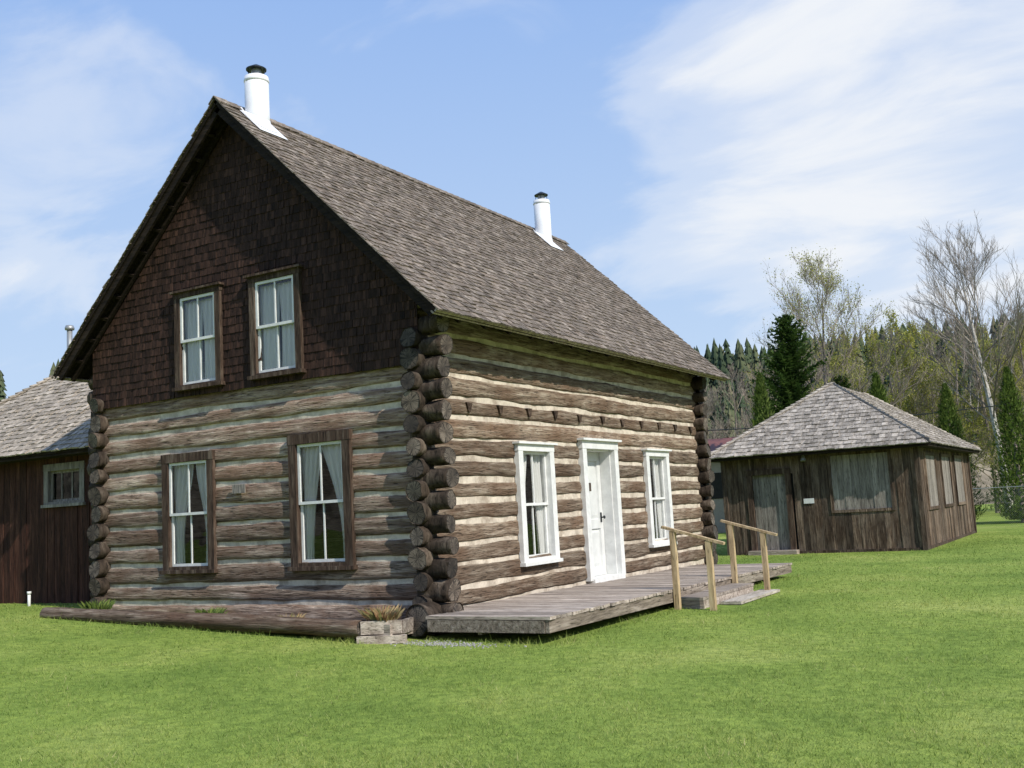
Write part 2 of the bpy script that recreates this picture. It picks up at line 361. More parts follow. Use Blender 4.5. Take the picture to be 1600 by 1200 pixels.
# roof
M=MB()
Ll=math.hypot(W/2+EX,ZR-ZE);ca=(W/2+EX)/Ll;sa=(ZR-ZE)/Ll
for sgn in(1,-1):
    xe=EX if sgn>0 else -W-EX
    V=Vector((-sgn*ca,0,sa));N=Vector((sgn*sa,0,ca))
    O=Vector((xe,0,ZE))
    A=O+Y*(-OV);B=O+Y*(L+OV);t=.05
    tp=lambda p,n:p+N*n
    R1=A+V*Ll;R2=B+V*Ll
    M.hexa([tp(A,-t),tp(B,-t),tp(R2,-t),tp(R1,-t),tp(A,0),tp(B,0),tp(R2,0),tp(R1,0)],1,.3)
    shing(M,O-V*.04,Y,V,N,Ll+.05,lambda v:(-OV-.03+.004*math.sin(v*9),L+OV+.03+.004*math.sin(v*7+1)),.125,.07,.16,.019,.022,0,curl=.006)
    y=-OV-.04
    while y<L+OV:
        a=R.uniform(-.01,.01);c=O+V*(Ll+.01)
        M.hexa([c+Y*y+N*.025-V*.13,c+Y*(y+.24)+N*.035-V*.13,c+Y*(y+.24)+N*.035+V*.01,c+Y*y+N*.025+V*.01,
                c+Y*y+N*.038-V*(.13+a),c+Y*(y+.24)+N*.05-V*(.13+a),c+Y*(y+.24)+N*.05+V*.02,c+Y*y+N*.038+V*.02],0,R.random());y+=.2
    for y in np.arange(.3,L,.62):
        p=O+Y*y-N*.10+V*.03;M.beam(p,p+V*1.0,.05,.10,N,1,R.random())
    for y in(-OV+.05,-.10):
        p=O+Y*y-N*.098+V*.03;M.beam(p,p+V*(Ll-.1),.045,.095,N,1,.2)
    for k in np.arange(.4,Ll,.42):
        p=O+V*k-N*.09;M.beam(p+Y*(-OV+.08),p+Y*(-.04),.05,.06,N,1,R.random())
    p=O+V*.02-N*.075;M.beam(p+Y*(-OV),p+Y*(L+OV),.05,.022,V.cross(Y),2,.6)
    M.beam(O-N*.02-V*.012+Y*(-OV-.01),O-N*.02-V*.012+Y*(L+OV+.01),.022,.045,N,2,.7)
roof=M.obj('roof',[SHR,DARK,GREYW],house,label='steep gabled roof of weathered brown grey wood shakes')
def chimney(x,y,zt):
    zr=ZR-SL*abs(x+W/2);M=MB()
    M.tube([(x,y,zr-.25),(x,y,zr+.1),(x,y,zt)],[.178,.178,.175],28,0)
    M.tube([(x,y,zt-.09),(x,y,zt-.06),(x,y,zt-.03)],[.178,.186,.178],28,0)
    V=Vector((-ca,0,sa));N=Vector((sa,0,ca));c=Vector((x,y,zr))
    n=36
    rings=[]
    for lev in range(5):
        g=lev/4
        for k in range(n):
            th=2*math.pi*k/n;u=math.cos(th);w=math.sin(th)
            topp=Vector((x+.182*u,y+.182*w,zr+.10-.10*u))
            q=.26/max(abs(u),abs(w))**.35
            bot=c+V*(-u*q*1.2)+Y*(w*q)+N*.045
            gg=g**.6
            rings.append(Vector((topp.x+(bot.x-topp.x)*g**1.5,topp.y+(bot.y-topp.y)*g**1.5,topp.z+(bot.z-topp.z)*gg)))
    b0=len(M.v);M.v+=[tuple(p) for p in rings]
    for lev in range(4):
        for k in range(n):
            a=b0+lev*n+k;b_=b0+lev*n+(k+1)%n;M.face([a,a+n,b_+n,b_],0)
    o=M.obj('chimney',[METW],roof,False,'white round metal chimney with flared flashing')
    for p in o.data.polygons:p.use_smooth=len(p.vertices)==4
    M=MB();A=c-V*.42-Y*.28+N*.034
    P=[A,A+Y*.56,A+Y*.56+V*.56,A+V*.56];M.hexa([p for p in P]+[p+N*.006 for p in P],0);M.obj('flashing',[METW],o)
    M=MB();M.tube([(x,y,zt),(x,y,zt+.02),(x,y,zt+.05)],[.15,.12,.08],20,1);M.tube([(x,y,zt+.05),(x,y,zt+.13)],[.075,.075],16,1)
    M.tube([(x,y,zt+.115),(x,y,zt+.13),(x,y,zt+.20),(x,y,zt+.205)],[.148,.15,.03,.01],20,0)
    for k in range(4):
        th=k*1.57+.4;M.tube([(x+.12*math.cos(th),y+.12*math.sin(th),zt),(x+.12*math.cos(th),y+.12*math.sin(th),zt+.12)],[.007,.007],5,0)
    M.obj('chimney_cap',[METD,METG],o)
chimney(-2.85,.25,7.68);chimney(-2.80,8.75,7.80)
# ------------------------------------------------------------ windows
def fr(axis,fixed,out):
    if axis==0:return lambda u,w,z:(u,fixed+out*w,z)
    return lambda u,w,z:(fixed+out*w,u,z)
def window(parent,F,u0,u1,z0,z1,cw,mat,curt,head=True,sashm=WHITE,pr=.05,rec=-.09,cols=2,label=None,drape='side',hung=True,open_=.2):
    e=bpy.data.objects.new('window',None);c=F((u0+u1)/2,0,z0);col.objects.link(e)
    pt=Vector((0,0,0));q=parent
    while q:
        pt+=q.location;q=q.parent
    e.location=Vector(c)-pt;e.parent=parent
    if label:e['label']=label
    def setc(o):
        o.parent=e;o.matrix_parent_inverse=Matrix.Translation(-Vector(c))
    M=MB();a,b=u0+cw,u1-cw;s,t=z0+cw*.75,z1-cw
    M.box(F(u0,-.02,z0+.05),F(a,pr,t),0);M.box(F(b,-.02,z0+.05),F(u1,pr,t),0)
    M.box(F(u0-.01,-.02,t),F(u1+.01,pr+.004,z1-.03 if head else z1),0)
    if head:M.box(F(u0-.05,-.02,z1-.03),F(u1+.05,pr+.05,z1),0)
    M.box(F(u0-.03,-.02,z0),F(u1+.03,pr+.035,z0+.05),0);M.box(F(a,-.02,z0+.05),F(b,pr-.003,s),0)
    for (p,q_) in((F(a-.015,rec-.06,s),F(a+.004,-.02,t)),(F(b-.004,rec-.06,s),F(b+.015,-.02,t)),(F(a,rec-.06,t-.004),F(b,-.02,t+.015)),(F(a,rec-.06,s-.015),F(b,-.02,s+.004))):M.box(p,q_,0)
    setc(M.obj('frame',[mat]))
    M=MB();A,B,S,T=a+.004,b-.004,s+.004,t-.004;sw=.038
    mid=(S+T)/2
    panes=((mid-.02,T,rec+.035),(S,mid+.02,rec)) if hung else ((S,T,rec),)
    for lo,hi,w in panes:
        M.box(F(A,w-.018,lo),F(A+sw,w+.018,hi),0,.5);M.box(F(B-sw,w-.018,lo),F(B,w+.018,hi),0,.5)
        M.box(F(A+sw,w-.018,lo),F(B-sw,w+.018,lo+sw),0,.5);M.box(F(A+sw,w-.018,hi-sw),F(B-sw,w+.018,hi),0,.5)
        for k in range(1,cols):
            u=A+(B-A)*k/cols;M.box(F(u-.011,w-.012,lo+sw),F(u+.011,w+.012,hi-sw),0,.5)
    setc(M.obj('sash',[sashm]))
    M=MB()
    for lo,hi,w in (((mid,T,rec+.033),(S,mid,rec-.002)) if hung else ((S,T,rec-.002),)):
        M.poly([F(A+.02,w,lo+.02),F(B-.02,w,lo+.02),F(B-.02,w,hi-.02),F(A+.02,w,hi-.02)])
    setc(M.obj('glass',[GLASS]))
    if curt:
        M=MB();nz_=24
        def strip(ua,ub,ph):
            nu=40;b0=len(M.v)
            for j in range(nz_+1):
                f=j/nz_;z=S-.02+(T-S+.02)*f
                for i in range(nu+1):
                    g=i/nu
                    x0,x1=ua(f),ub(f);u=x0+(x1-x0)*g
                    M.v.append(F(u,rec-.046+.020*math.sin(g*24+ph+1.2*math.sin(f*4))+.006*math.sin(g*51+ph),z))
            for j in range(nz_):
                for i in range(nu):
                    q=b0+j*(nu+1)+i;M.face([q,q+1,q+nu+2,q+nu+1],0)
        Wd=B-A
        if drape=='side':
            g1=lambda f:.50-open_*math.sin(min(1,(1-f)*1.25)*math.pi*.5)**1.5
            strip(lambda f:A-.03,lambda f:A+Wd*g1(f),0);strip(lambda f:B-Wd*g1(f)*.8,lambda f:B+.03,2)
        elif drape=='one':
            strip(lambda f:A-.03,lambda f:A+Wd*(.18+.26*f**1.5),0);strip(lambda f:B-Wd*(.14+.44*f*f),lambda f:B+.03,2)
        else:
            strip(lambda f:A-.03,lambda f:A+Wd*.48,0);strip(lambda f:A+Wd*.52,lambda f:B+.03,3)
        setc(M.obj('curtain',[CLOTH],smooth=True))
    return e
FF=fr(1,0.,1);FG=fr(0,0.,-1);FU=fr(0,-.055,-1)
window(house,FF,2.28,3.34,.38,2.15,.13,WHITE,True,drape='side',pr=.06,rec=-.07,label='white framed sash window with lace curtain')
window(house,FF,6.83,7.89,.38,2.15,.13,WHITE,True,drape='side',pr=.06,rec=-.07,label='white framed sash window with lace curtain')
window(house,FG,-4.66,-3.61,.54,2.26,.125,BROWN,True,head=False,pr=.04,rec=-.04,drape='side',open_=.27,label='brown framed sash window with lace curtains')
window(house,FG,-2.17,-1.11,.54,2.34,.13,BROWN,True,head=False,pr=.05,rec=-.04,drape='one',label='brown framed sash window with side drape')
window(house,FU,-4.27,-3.34,3.16,4.63,.105,BROWN,True,pr=.05,drape='full',rec=-.02,label='upper brown framed window with pale curtains')
window(house,FU,-2.765,-1.83,3.16,4.63,.105,BROWN,True,pr=.05,drape='full',rec=-.02,label='upper brown framed window with pale curtains')
# ------------------------------------------------------------ door
de=bpy.data.objects.new('door',None);col.objects.link(de);dc=Vector((0,4.97,0));de.location=dc-house.location;de.parent=house
de['label']='recessed white panelled front door in white surround'
def setd(o):o.parent=de;o.matrix_parent_inverse=Matrix.Translation(-dc)
M=MB();F=FF
M.box(F(4.31,-.03,.0),F(4.45,.06,2.10));M.box(F(5.49,-.03,.0),F(5.63,.06,2.10));M.box(F(4.30,-.03,2.10),F(5.64,.065,2.23));M.box(F(4.25,-.03,2.23),F(5.69,.12,2.265))
M.box(F(4.43,-.30,.0),F(4.47,-.03,2.10));M.box(F(5.47,-.30,.0),F(5.51,-.03,2.10));M.box(F(4.47,-.30,2.075),F(5.47,-.03,2.11));M.box(F(4.40,-.30,-.05),F(5.54,.09,.025))
setd(M.obj('frame',[WHITE]))
M=MB()
a,b,s,t=4.475,5.465,.03,2.072
pan=[(a+.11,4.925,.16,.80),(5.015,b-.11,.16,.80),(a+.11,4.925,.95,1.93),(5.015,b-.11,.95,1.93)]
plate(M,lambda u,z:F(u,-.22,z),[a,b],[s,t],pan)
for (p,q,r0,r1) in pan:
    i=.012
    o=[F(p,-.22,r0),F(q,-.22,r0),F(q,-.22,r1),F(p,-.22,r1)];n_=[F(p+i,-.252,r0+i),F(q-i,-.252,r0+i),F(q-i,-.252,r1-i),F(p+i,-.252,r1-i)]
    for k in range(4):M.poly([o[k],o[(k+1)%4],n_[(k+1)%4],n_[k]])
    i=.07;n2=[F(p+i,-.238,r0+i),F(q-i,-.238,r0+i),F(q-i,-.238,r1-i),F(p+i,-.238,r1-i)]
    for k in range(4):M.poly([n_[k],n_[(k+1)%4],n2[(k+1)%4],n2[k]])
    M.poly(n2)
setd(M.obj('door_leaf',[DOORP]))
M=MB();M.tube([F(5.38,-.22,.98),F(5.38,-.15,.98)],[.012,.012],8);M.tube([F(5.38,-.17,.98),F(5.38,-.16,.98),F(5.38,-.145,.98),F(5.38,-.135,.98)],[.01,.028,.028,.01],12)
M.box(F(5.355,-.218,.90),F(5.405,-.208,1.06));setd(M.obj('handle',[METD],smooth=False))
M=MB();M.box(F(4.88,-.218,1.42),F(5.06,-.205,1.56));setd(M.obj('name_plate',[BROWN]))
M=MB();M.box(FG(-3.22,.035,1.62),FG(-2.98,.05,1.74));M.obj('plaque',[GREYV],house)
# ------------------------------------------------------------ deck
deck=thing('deck',(1,4.2,-.3),'low weathered grey plank deck along the log house front','deck')
M=MB();y=-.48;dz=lambda y:.0-.0085*y
while y<8.85:
    w=.14;o=R.uniform(-.014,.014);q=R.uniform(-.004,.004);xa=.30 if y<-.05 else .03
    M.hexa([(xa,y,dz(y)-.035+q),(1.95+o,y,dz(y)-.035+q),(1.95+o,y+w-.007,dz(y)-.035+q),(xa,y+w-.007,dz(y)-.035+q),(xa,y,dz(y)+q),(1.95+o,y,dz(y)+q),(1.95+o,y+w-.007,dz(y)+q),(xa,y+w-.007,dz(y)+q)],0,R.random())
    y+=w
M.obj('planking',[GREYW],deck)
M=MB()
M.beam((1.91,-.47,dz(-.4)-.105),(1.91,8.84,dz(8.8)-.105),.05,.135,Z,0,.5)
M.beam((.32,-.455,-.103),(1.88,-.455,-.103),.05,.135,Z,0,.3);M.beam((.25,8.8,-.18),(1.88,8.8,-.18),.05,.14,Z,0,.5)
M.beam((1.0,-.42,-.13),(1.0,8.77,-.2),.05,.15,Z,0,.5)
for y in(.4,2,4.5,7,8.6):
    for x in(.4,1.2):M.box((x-.07,y-.07,-.45),(x+.07,y+.07,-.12))
M.obj('joist',[FASC],deck)
st=thing('step',(2.3,4.3,-.33),'low wooden steps with pale lower tread below the deck','step')
M=MB();M.box((1.96,3.2,-.19),(2.32,5.42,-.15));M.box((1.98,3.22,-.34),(2.01,5.40,-.19));M.box((2.28,3.22,-.36),(2.31,5.40,-.19));M.box((1.99,3.2,-.36),(2.32,3.24,-.191));M.obj('tread',[GREYW],st)
M=MB()
for k in range(2):M.box((2.36+k*.155,3.75,-.30),(2.51+k*.155,5.6,-.262))
M.box((2.38,3.78,-.42),(2.64,5.57,-.30));M.obj('lower_tread',[PALE],st)
def rail(y):
    r=thing('handrail',(2.25,y,-.33),'unpainted timber handrail on two posts beside the steps','handrail','handrails beside the steps')
    for x,zt in((1.99,.77),(2.50,.62)):
        M=MB();w=.038;M.box((x-w,y-w,-.42),(x+w,y+w,zt));M.obj('post',[NEWW],r)
    M=MB();M.beam((1.84,y,.77+.06),(2.72,y,.77-.195),.085,.035,Z);M.obj('rail',[NEWW],r)
rail(3.08);rail(5.5)
# ------------------------------------------------------------ planter
pl=thing('planter',(-3.3,-.75,-.1),'planter bed edged with a long weathered log against the gable','planter')
M=MB();log(M,(-6.05,-.95,.075),(-.32,-.88,-.09),.10,.108,(0,-1,0),0,(1,1),n=20,amp=.08,hew=1.,r=.35,taper=.15,drift=.6);M.obj('edging_log',[PLOG,CAP],pl,True)
M=MB()
for i in range(21):
    for j in range(3):
        x=-6.0+i*.28;y=-.85+j*.3
        z=lambda x,y:.0-.035*(x+6.3)+.012*math.sin(x*7+y*9)
        M.poly([(x,y,z(x,y)),(x+.28,y,z(x+.28,y)),(x+.28,y+.3,z(x+.28,y+.3)),(x,y+.3,z(x,y+.3))])
M.obj('soil_bed',[SOIL],pl,True)
M=MB();M.beam((-.30,-.93,-.08),(.14,-.74,-.08),.04,.15,Z);M.beam((-.34,-.95,-.215),(.20,-.74,-.215),.08,.09,Z);M.beam((-.30,-.90,-.09),(-.30,-.3,-.09),.05,.15,Z);M.beam((.12,-.72,-.09),(.0,-.3,-.09),.05,.15,Z)
M.box((-.27,-.84,-.2),(.05,-.4,-.05));M.obj('end_board',[GREYW],pl)
def tuft(x,y,z,n,h,s,mat=DRY,name='dry_plant_clump',label='small dry plant clump in the planter bed'):
    M=MB()
    for i in range(n):
        a=R.uniform(0,6.28);q=R.uniform(0,s);b0=Vector((x+q*math.cos(a),y+q*math.sin(a)*.6,z))
        d=Vector((math.cos(a)*.5+R.uniform(-.3,.3),math.sin(a)*.5,1)).normalized()*h*R.uniform(.4,1);w=Vector((-math.sin(a),math.cos(a),0))*.008
        M.poly([b0-w,b0+w,b0+d*.6+w*.8,b0+d+Vector((d.x*.3,d.y*.3,-.02))],0,R.random())
    o=M.obj(name,[mat]);o['label']=label;o['category']='plant';return o
tuft(-.14,-.74,-.03,340,.24,.19);tuft(-5.4,-.6,.06,260,.22,.22,CEDR,'green_plant_clump','low green plant clump in the planter bed')
tuft(-3.0,-.7,-.02,200,.2,.16,CEDR,'green_plant_clump','low green plant clump in the planter bed')
tuft(-1.6,-.7,-.09,140,.2,.14)
M=MB()
for i in range(320):
    x=R.gauss(.70,.38);y=R.gauss(-.70,.09);z=gz(x,y)+.002;s=R.uniform(.005,.012)
    M.hexa([(x-s,y-s*.8,z),(x+s,y-s,z),(x+s*.8,y+s,z),(x-s,y+s,z),(x-s*.6,y-s*.6,z+s),(x+s*.6,y-s*.6,z+s),(x+s*.5,y+s*.6,z+s),(x-s*.6,y+s*.6,z+s)],0)
o=M.obj('gravel',[plain('gravel_stone',(.34,.33,.31),.9,.3,30,.2)]);o['kind']='stuff'
# ------------------------------------------------------------ plank building
def planks(M,F,u0,u1,zb,ztf,ops,w0,w1,mi=0):
    u=u0;br=sorted([o[0] for o in ops]+[o[1] for o in ops])
    while u<u1-.01:
        w=min(R.uniform(w0,w1),u1-u);pr=R.uniform(.0,.014);r=R.random()
        for k in br:
            if u+.004<k<u+w:w=k-u;break
        segs=[(zb-R.uniform(0,.02),ztf)]
        for o in ops:
            if u+w>o[0]+.002 and u<o[1]-.002:
                ns=[]
                for s,e in segs:
                    if o[2]>s:ns.append((s,min(e,o[2])))
                    if o[3]<e:ns.append((max(s,o[3]),e))
                segs=ns
        for s,e in segs:
            M.box(F(u+.003,-.03,s),F(u+w-.003,pr,e),mi,r)
        u+=w
def hiproof(M,x0,x1,y0,y1,ze,slope,expo,w0,w1,th,mi=0,mdark=1):
    lx=x1-x0;ly=y1-y0;h=min(lx,ly)/2;n=math.hypot(1,slope);L_=h*n
    rise=slope/n;run=1/n
    faces=[((x0,y0),(1,0),(0,1),lx),((x1,y0),(0,1),(-1,0),ly),((x1,y1),(-1,0),(0,-1),lx),((x0,y1),(0,-1),(1,0),ly)]
    for (ox,oy),(ux,uy),(vx,vy),ln in faces:
        O=Vector((ox,oy,ze));U=Vector((ux,uy,0));V=Vector((vx*run,vy*run,rise));N=Vector((-vx*rise,-vy*rise,run))
        A=O;B=O+U*ln;C=O+U*(ln-h)+V*L_;D=O+U*h+V*L_
        t=.06
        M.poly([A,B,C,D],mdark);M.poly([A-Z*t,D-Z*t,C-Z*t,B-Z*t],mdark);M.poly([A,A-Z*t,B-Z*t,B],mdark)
        shing(M,O-V*.04,U,V,N,L_+.04,lambda v,ln=ln:(max(0,v-.04)*run,ln-max(0,v-.04)*run),expo,w0,w1,th,.03,mi,curl=.01)
        e=(D-A);el=e.length;ed=e/el;s=0
        while s<el:
            p=A+ed*s+Z*(.03);q=A+ed*min(el,s+expo*1.4)+Z*(.03);w=.10
            r=R.random()
            M.hexa([p+N*.01,p+U*w,q+U*w,q,p+N*.05+Z*.015,p+U*w+N*.035,q+U*w+N*.02,q+N*.02],mi,r)
            s+=expo
b2=thing('board_building',(.4,21.7,-.37),'low dark board building with pyramid shake roof and boarded windows','building')
x0,x1,y0,y1=-2.1,2.95,17.1,26.4;zb=-.36;zt=2.42
M=MB();F=fr(0,y0,-1);dop=(-1.33,-.42,-.5,1.75);wop=(.80,2.25,.72,2.13)
planks(M,F,x0,x1,zb,zt,[dop,wop],.12,.24)
wy=[(18.1,19.6),(20.7,22.2),(23.2,24.8)]
planks(M,fr(1,x1,1),y0,y1,zb,zt,[(a,b,.68,2.02) for a,b in wy],.14,.26)
planks(M,fr(1,x0,-1),y0,y1,zb,zt,[],.14,.26);planks(M,fr(0,y1,1),x0,x1,zb,zt,[],.14,.26)
for x,y in((x0,y0),(x1,y0),(x0,y1),(x1,y1)):M.box((x-.06,y-.06,-.42),(x+.06,y+.06,zt),0,.3)
M.box((x0-.02,y0-.035,-.45),(x1+.035,y0+.05,-.30),0,.2);M.box((x1-.05,y0,-.45),(x1+.04,y1,-.30),0,.2)
M.obj('wall',[SID],b2,label='weathered dark brown vertical board walls')
M=MB();M.box((x0+.04,y0+.09,-.4),(x1-.04,y1-.04,zt),0);M.obj('painted_dark_backing',[BLK],b2)  # added dark box, interior shade painted behind the boards
M=MB();hiproof(M,x0-.38,x1+.38,y0-.38,y1+.38,2.30,.68,.19,.09,.22,.028)
M.box((x0-.36,y0-.36,2.20),(x1+.36,y1+.36,2.235),1);M.obj('roof',[SHB,DARK],b2,label='hipped roof of pale grey wood shakes')
M=MB()
planks(M,fr(0,y0+.06,-1),-1.33,-.42,-.3,1.75,[],.13,.17);M.obj('door',[GREYV],b2,label='grey vertical board door')
M=MB();F=fr(0,y0,-1)
M.box(F(-1.48,-.03,-.36),F(-1.33,.04,1.75));M.box(F(-.42,-.03,-.36),F(-.27,.04,1.75));M.box(F(-1.48,-.03,1.75),F(-.27,.045,1.90))
M.obj('door_frame',[BROWN],b2)
M=MB();M.box(F(-1.5,.02,-.40),F(-.2,.30,-.26),0,.5);M.obj('doorstep',[GREYW],b2)
M=MB();planks(M,fr(0,y0+.01,-1),.80,2.25,.72,2.13,[],.14,.2);M.obj('window_shutter',[GREYV],b2,label='grey boards covering the wide front window')
M=MB()
for p,q in((F(.73,-.02,.65),F(.80,.035,2.2)),(F(2.25,-.02,.65),F(2.32,.035,2.2)),(F(.80,-.02,2.13),F(2.25,.032,2.2)),(F(.80,-.02,.65),F(2.25,.032,.72))):M.box(p,q)
M.obj('window_frame',[SID],b2)
for a,b in wy:
    M=MB();planks(M,fr(1,x1+.015,1),a,b,.68,2.02,[],.2,.3);M.obj('window_shutter',[GREYV],b2)
    M=MB();F3=fr(1,x1,1);M.box(F3(a-.08,-.02,.60),F3(a,.05,2.10));M.box(F3(b,-.02,.60),F3(b+.08,.05,2.10));M.box(F3(a,-.02,.60),F3(b,.05,.68));M.box(F3(a,-.02,2.02),F3(b,.05,2.10));M.obj('window_frame',[SID],b2)
M=MB();M.box(F(.03,.015,.93),F(.30,.03,1.06));M.obj('notice',[WHITE],b2,label='small white notice on board wall')
M=MB();M.tube([F(.14,.02,2.18),F(.14,.12,2.16)],[.025,.03],8);M.tube([F(.14,.12,2.19),F(.14,.15,2.05)],[.04,.075],12);M.obj('lamp',[METG],b2)
# ------------------------------------------------------------ annex
an=thing('red_board_shed',(-9.8,2.9,0),'dark red board shed with grey shake roof beside log house','outbuilding')
x0,x1,y0,y1=-13.2,-6.62,.8,4.85
M=MB();aw=(-8.57,-7.5,1.66,2.40);F=fr(0,y0,-1)
planks(M,F,x0,x1,.0,2.62,[(aw[0]+.08,aw[1]-.08,aw[2]+.08,aw[3]-.08)],.13,.2)
planks(M,fr(1,x1,1),y0,y1,.0,2.62,[],.15,.25);planks(M,fr(1,x0,-1),y0,y1,.0,2.62,[],.15,.25);planks(M,fr(0,y1,1),x0,x1,.0,2.62,[],.15,.25)
M.obj('wall',[SIDR],an,label='dark red brown vertical board walls')
M=MB();M.box((x0-.01,y0-.05,-.15),(x1,y1+.03,.03));M.obj('foundation',[CONC],an)
M=MB();hiproof(M,x0-.35,x1+.35,y0-.35,y1+.35,2.60,.75,.15,.09,.18,.02);M.box((x0-.33,y0-.33,2.50),(x1+.33,y1+.33,2.535),1)
M.obj('roof',[SHB2,DARK],an,label='hipped roof of pale weathered shakes')
e=window(an,F,aw[0],aw[1],aw[2],aw[3],.12,GREYV,False,head=False,pr=.03,rec=-.05,label='small grey framed window',sashm=GREYV,hung=False,cols=3)
M=MB();M.box((x0+.1,y0+.35,.05),(x1-.1,y0+.4,2.5));M.obj('painted_dark_backing',[BLK],an)  # added dark sheet behind the window, painting the unlit room
M=MB();p=(-10.7,2.85);M.tube([(*p,4.1),(*p,5.34)],[.055,.055],14);M.tube([(*p,5.32),(*p,5.36),(*p,5.41)],[.09,.095,.075],14);M.obj('flue',[METG],an,True)
s=thing('standpipe',(-8.35,.35,0),'short white pipe standing in grass beside the shed','pipe')
M=MB();M.tube([(-8.35,.35,-.05),(-8.35,.35,.26)],[.025,.025],10);M.tube([(-8.35,.35,.24),(-8.35,.35,.285)],[.034,.034],10);M.obj('pipe',[WHITE],s,True)
ct=thing('cottage',(-10,37.5,-.37),'small tan cottage with dull red metal roof among trees','house')
M=MB();M.box((-14,36,-.4),(-7.0,40,3.15));M.obj('wall',[TANW],ct)
M=MB();
M.poly([(-14.4,35.6,3.05),(-6.6,35.6,3.05),(-6.6,38,4.1),(-14.4,38,4.1)]);M.poly([(-14.4,40.4,3.05),(-14.4,38,4.1),(-6.6,38,4.1),(-6.6,40.4,3.05)])
M.poly([(-7.0,36,3.05),(-7.0,40,3.05),(-7.0,38,4.0)]);M.obj('roof',[REDR],ct)
M=MB();M.box((-9.6,35.97,1.2),(-8.6,35.99,2.4));M.obj('window',[BLK],ct)
fe=thing('chain_link_fence',(5.5,29.5,-.37),'galvanised chain link fence at the edge of the lawn','fence')
for x in(2.4,4.6,6.8,9.0,11.2):
    M=MB();M.tube([(x,29.5,-.45),(x,29.5,1.08)],[.024,.024],8);M.obj('post',[METG],fe)
M=MB();M.tube([(2.4,29.5,1.04),(11.2,29.5,1.04)],[.014,.014],6);M.obj('rail',[METG],fe)
M=MB();
for i in range(130):
    x=2.4+i*.075-1.3
    for s in(1,-1):
        xa,xb=(x,x+1.35) if s>0 else (x+1.35,x)
        if xa<2.4 or xb<2.4 or xa>11.2 or xb>11.2:continue
        M.tube([(xa,29.5,-.34),(xb,29.5,1.02)],[.0016,.0016],3,cap=False)
M.obj('mesh',[METG],fe)
up=thing('utility_pole',(13,36,-.37),'wooden utility pole carrying a dark overhead cable','utility pole')
M=MB();M.tube([(13,36,-.5),(13,36,7)],[.14,.10],12);M.beam((12.2,36,6.5),(13.8,36,6.5),.1,.1);M.obj('pole',[BARK],up)
M=MB();pts=[Vector((13,36,5.0)).lerp(Vector((-20,34.5,5.2)),i/16)-Z*(.9*4*(i/16)*(1-i/16)) for i in range(17)];M.tube(pts,[.022]*17,5);M.obj('cable',[METD],up)
# ------------------------------------------------------------ trees
def tube3(M,a,b,ra,rb,mi,r):
    d=(b-a);s=d.cross(Z if abs(d.z)<.9*d.length else X)
    if s.length<1e-6:return
    s.normalize();t=d.cross(s).normalized();n=len(M.v)
    for p,q in((a,ra),(b,rb)):
        for k in(0,2.094,4.189):M.v.append(tuple(p+s*(q*math.cos(k))+t*(q*math.sin(k))))
    for k in range(3):
        j=(k+1)%3;M.face([n+k,n+j,n+3+j,n+3+k],mi,r)
def baretree(h,spread,rt,seed,leaf=0,up=.55,first=.25,leafsize=.10,n1=22,lean=0.,thin=.0075):
    rg=random.Random(seed);T=MB();C=MB()
    pts=[];rad=[];ph=rg.uniform(0,6)
    K=12
    for i in range(K+1):
        f=i/K;pts.append(Vector((.03*h*math.sin(f*3+ph)*f-lean*f*f*h,.025*h*math.cos(f*4+ph)*f,-.2+f*h*.93)));rad.append(rt*(1-f)**.8+.012)
    T.tube(pts,rad,8,0)
    def tp(f):
        x=f*K;i=min(K-1,int(x));return pts[i].lerp(pts[i+1],x-i)
    def br(p,d,Ln,r,lev):
        seg=3 if lev<3 else 2;q=p.copy();dd=d.copy();P=[q.copy()]
        for i in range(seg):
            dd=(dd+Vector((rg.uniform(-.22,.22),rg.uniform(-.22,.22),rg.uniform(-.05,.25)*up))).normalized()
            n=q+dd*(Ln/seg);tube3(C,q,n,r*(1-i/seg*.6),r*(1-(i+1)/seg*.6),0,rg.random());q=n;P.append(q.copy())
        if leaf and lev>=3:
            for P0 in P[1:]:
                for _ in range(leaf):
                    c=P0+Vector((rg.gauss(0,.14),rg.gauss(0,.14),rg.gauss(0,.14)));s=leafsize*rg.uniform(.4,1.2)
                    a=Vector((rg.gauss(0,1),rg.gauss(0,1),rg.gauss(0,1))).normalized();b=a.cross(Vector((rg.gauss(0,1),rg.gauss(0,1),rg.gauss(0,1)))).normalized()
                    C.poly([c-a*s*.5,c+b*s*.4,c+a*s*.5,c-b*s*.4],1,rg.random())
        if lev<4:
            nc=(0,8,6,4)[lev]
            for i in range(nc):
                f=.25+.75*(i+rg.random())/nc;x=f*seg;k=min(seg-1,int(x));s=P[k].lerp(P[k+1],x-k)
                ax=Vector((rg.gauss(0,1),rg.gauss(0,1),rg.gauss(0,1))).normalized()
                nd=(dd+ax*.65+Z*.15).normalized()
                br(s,nd,Ln*rg.uniform(.38,.6)*(1.1-.35*f),max(r*.48,thin),lev+1)
    for i in range(n1):
        f=first+(1-first)*((i+rg.random()*.7)/n1);az=i*2.4+rg.uniform(-.5,.5)
        el=.35+.9*f*up+rg.uniform(-.1,.15);d=Vector((math.cos(az)*math.cos(el),math.sin(az)*math.cos(el),math.sin(el)))
        Ln=spread*(1.15-.75*((f-first)/(1-first))**1.5)*rg.uniform(.7,1.15)
        br(tp(f*.98),d,Ln,max(.015,rt*.38*(1-f*.75)),1)
    return T,C
CACHE={}
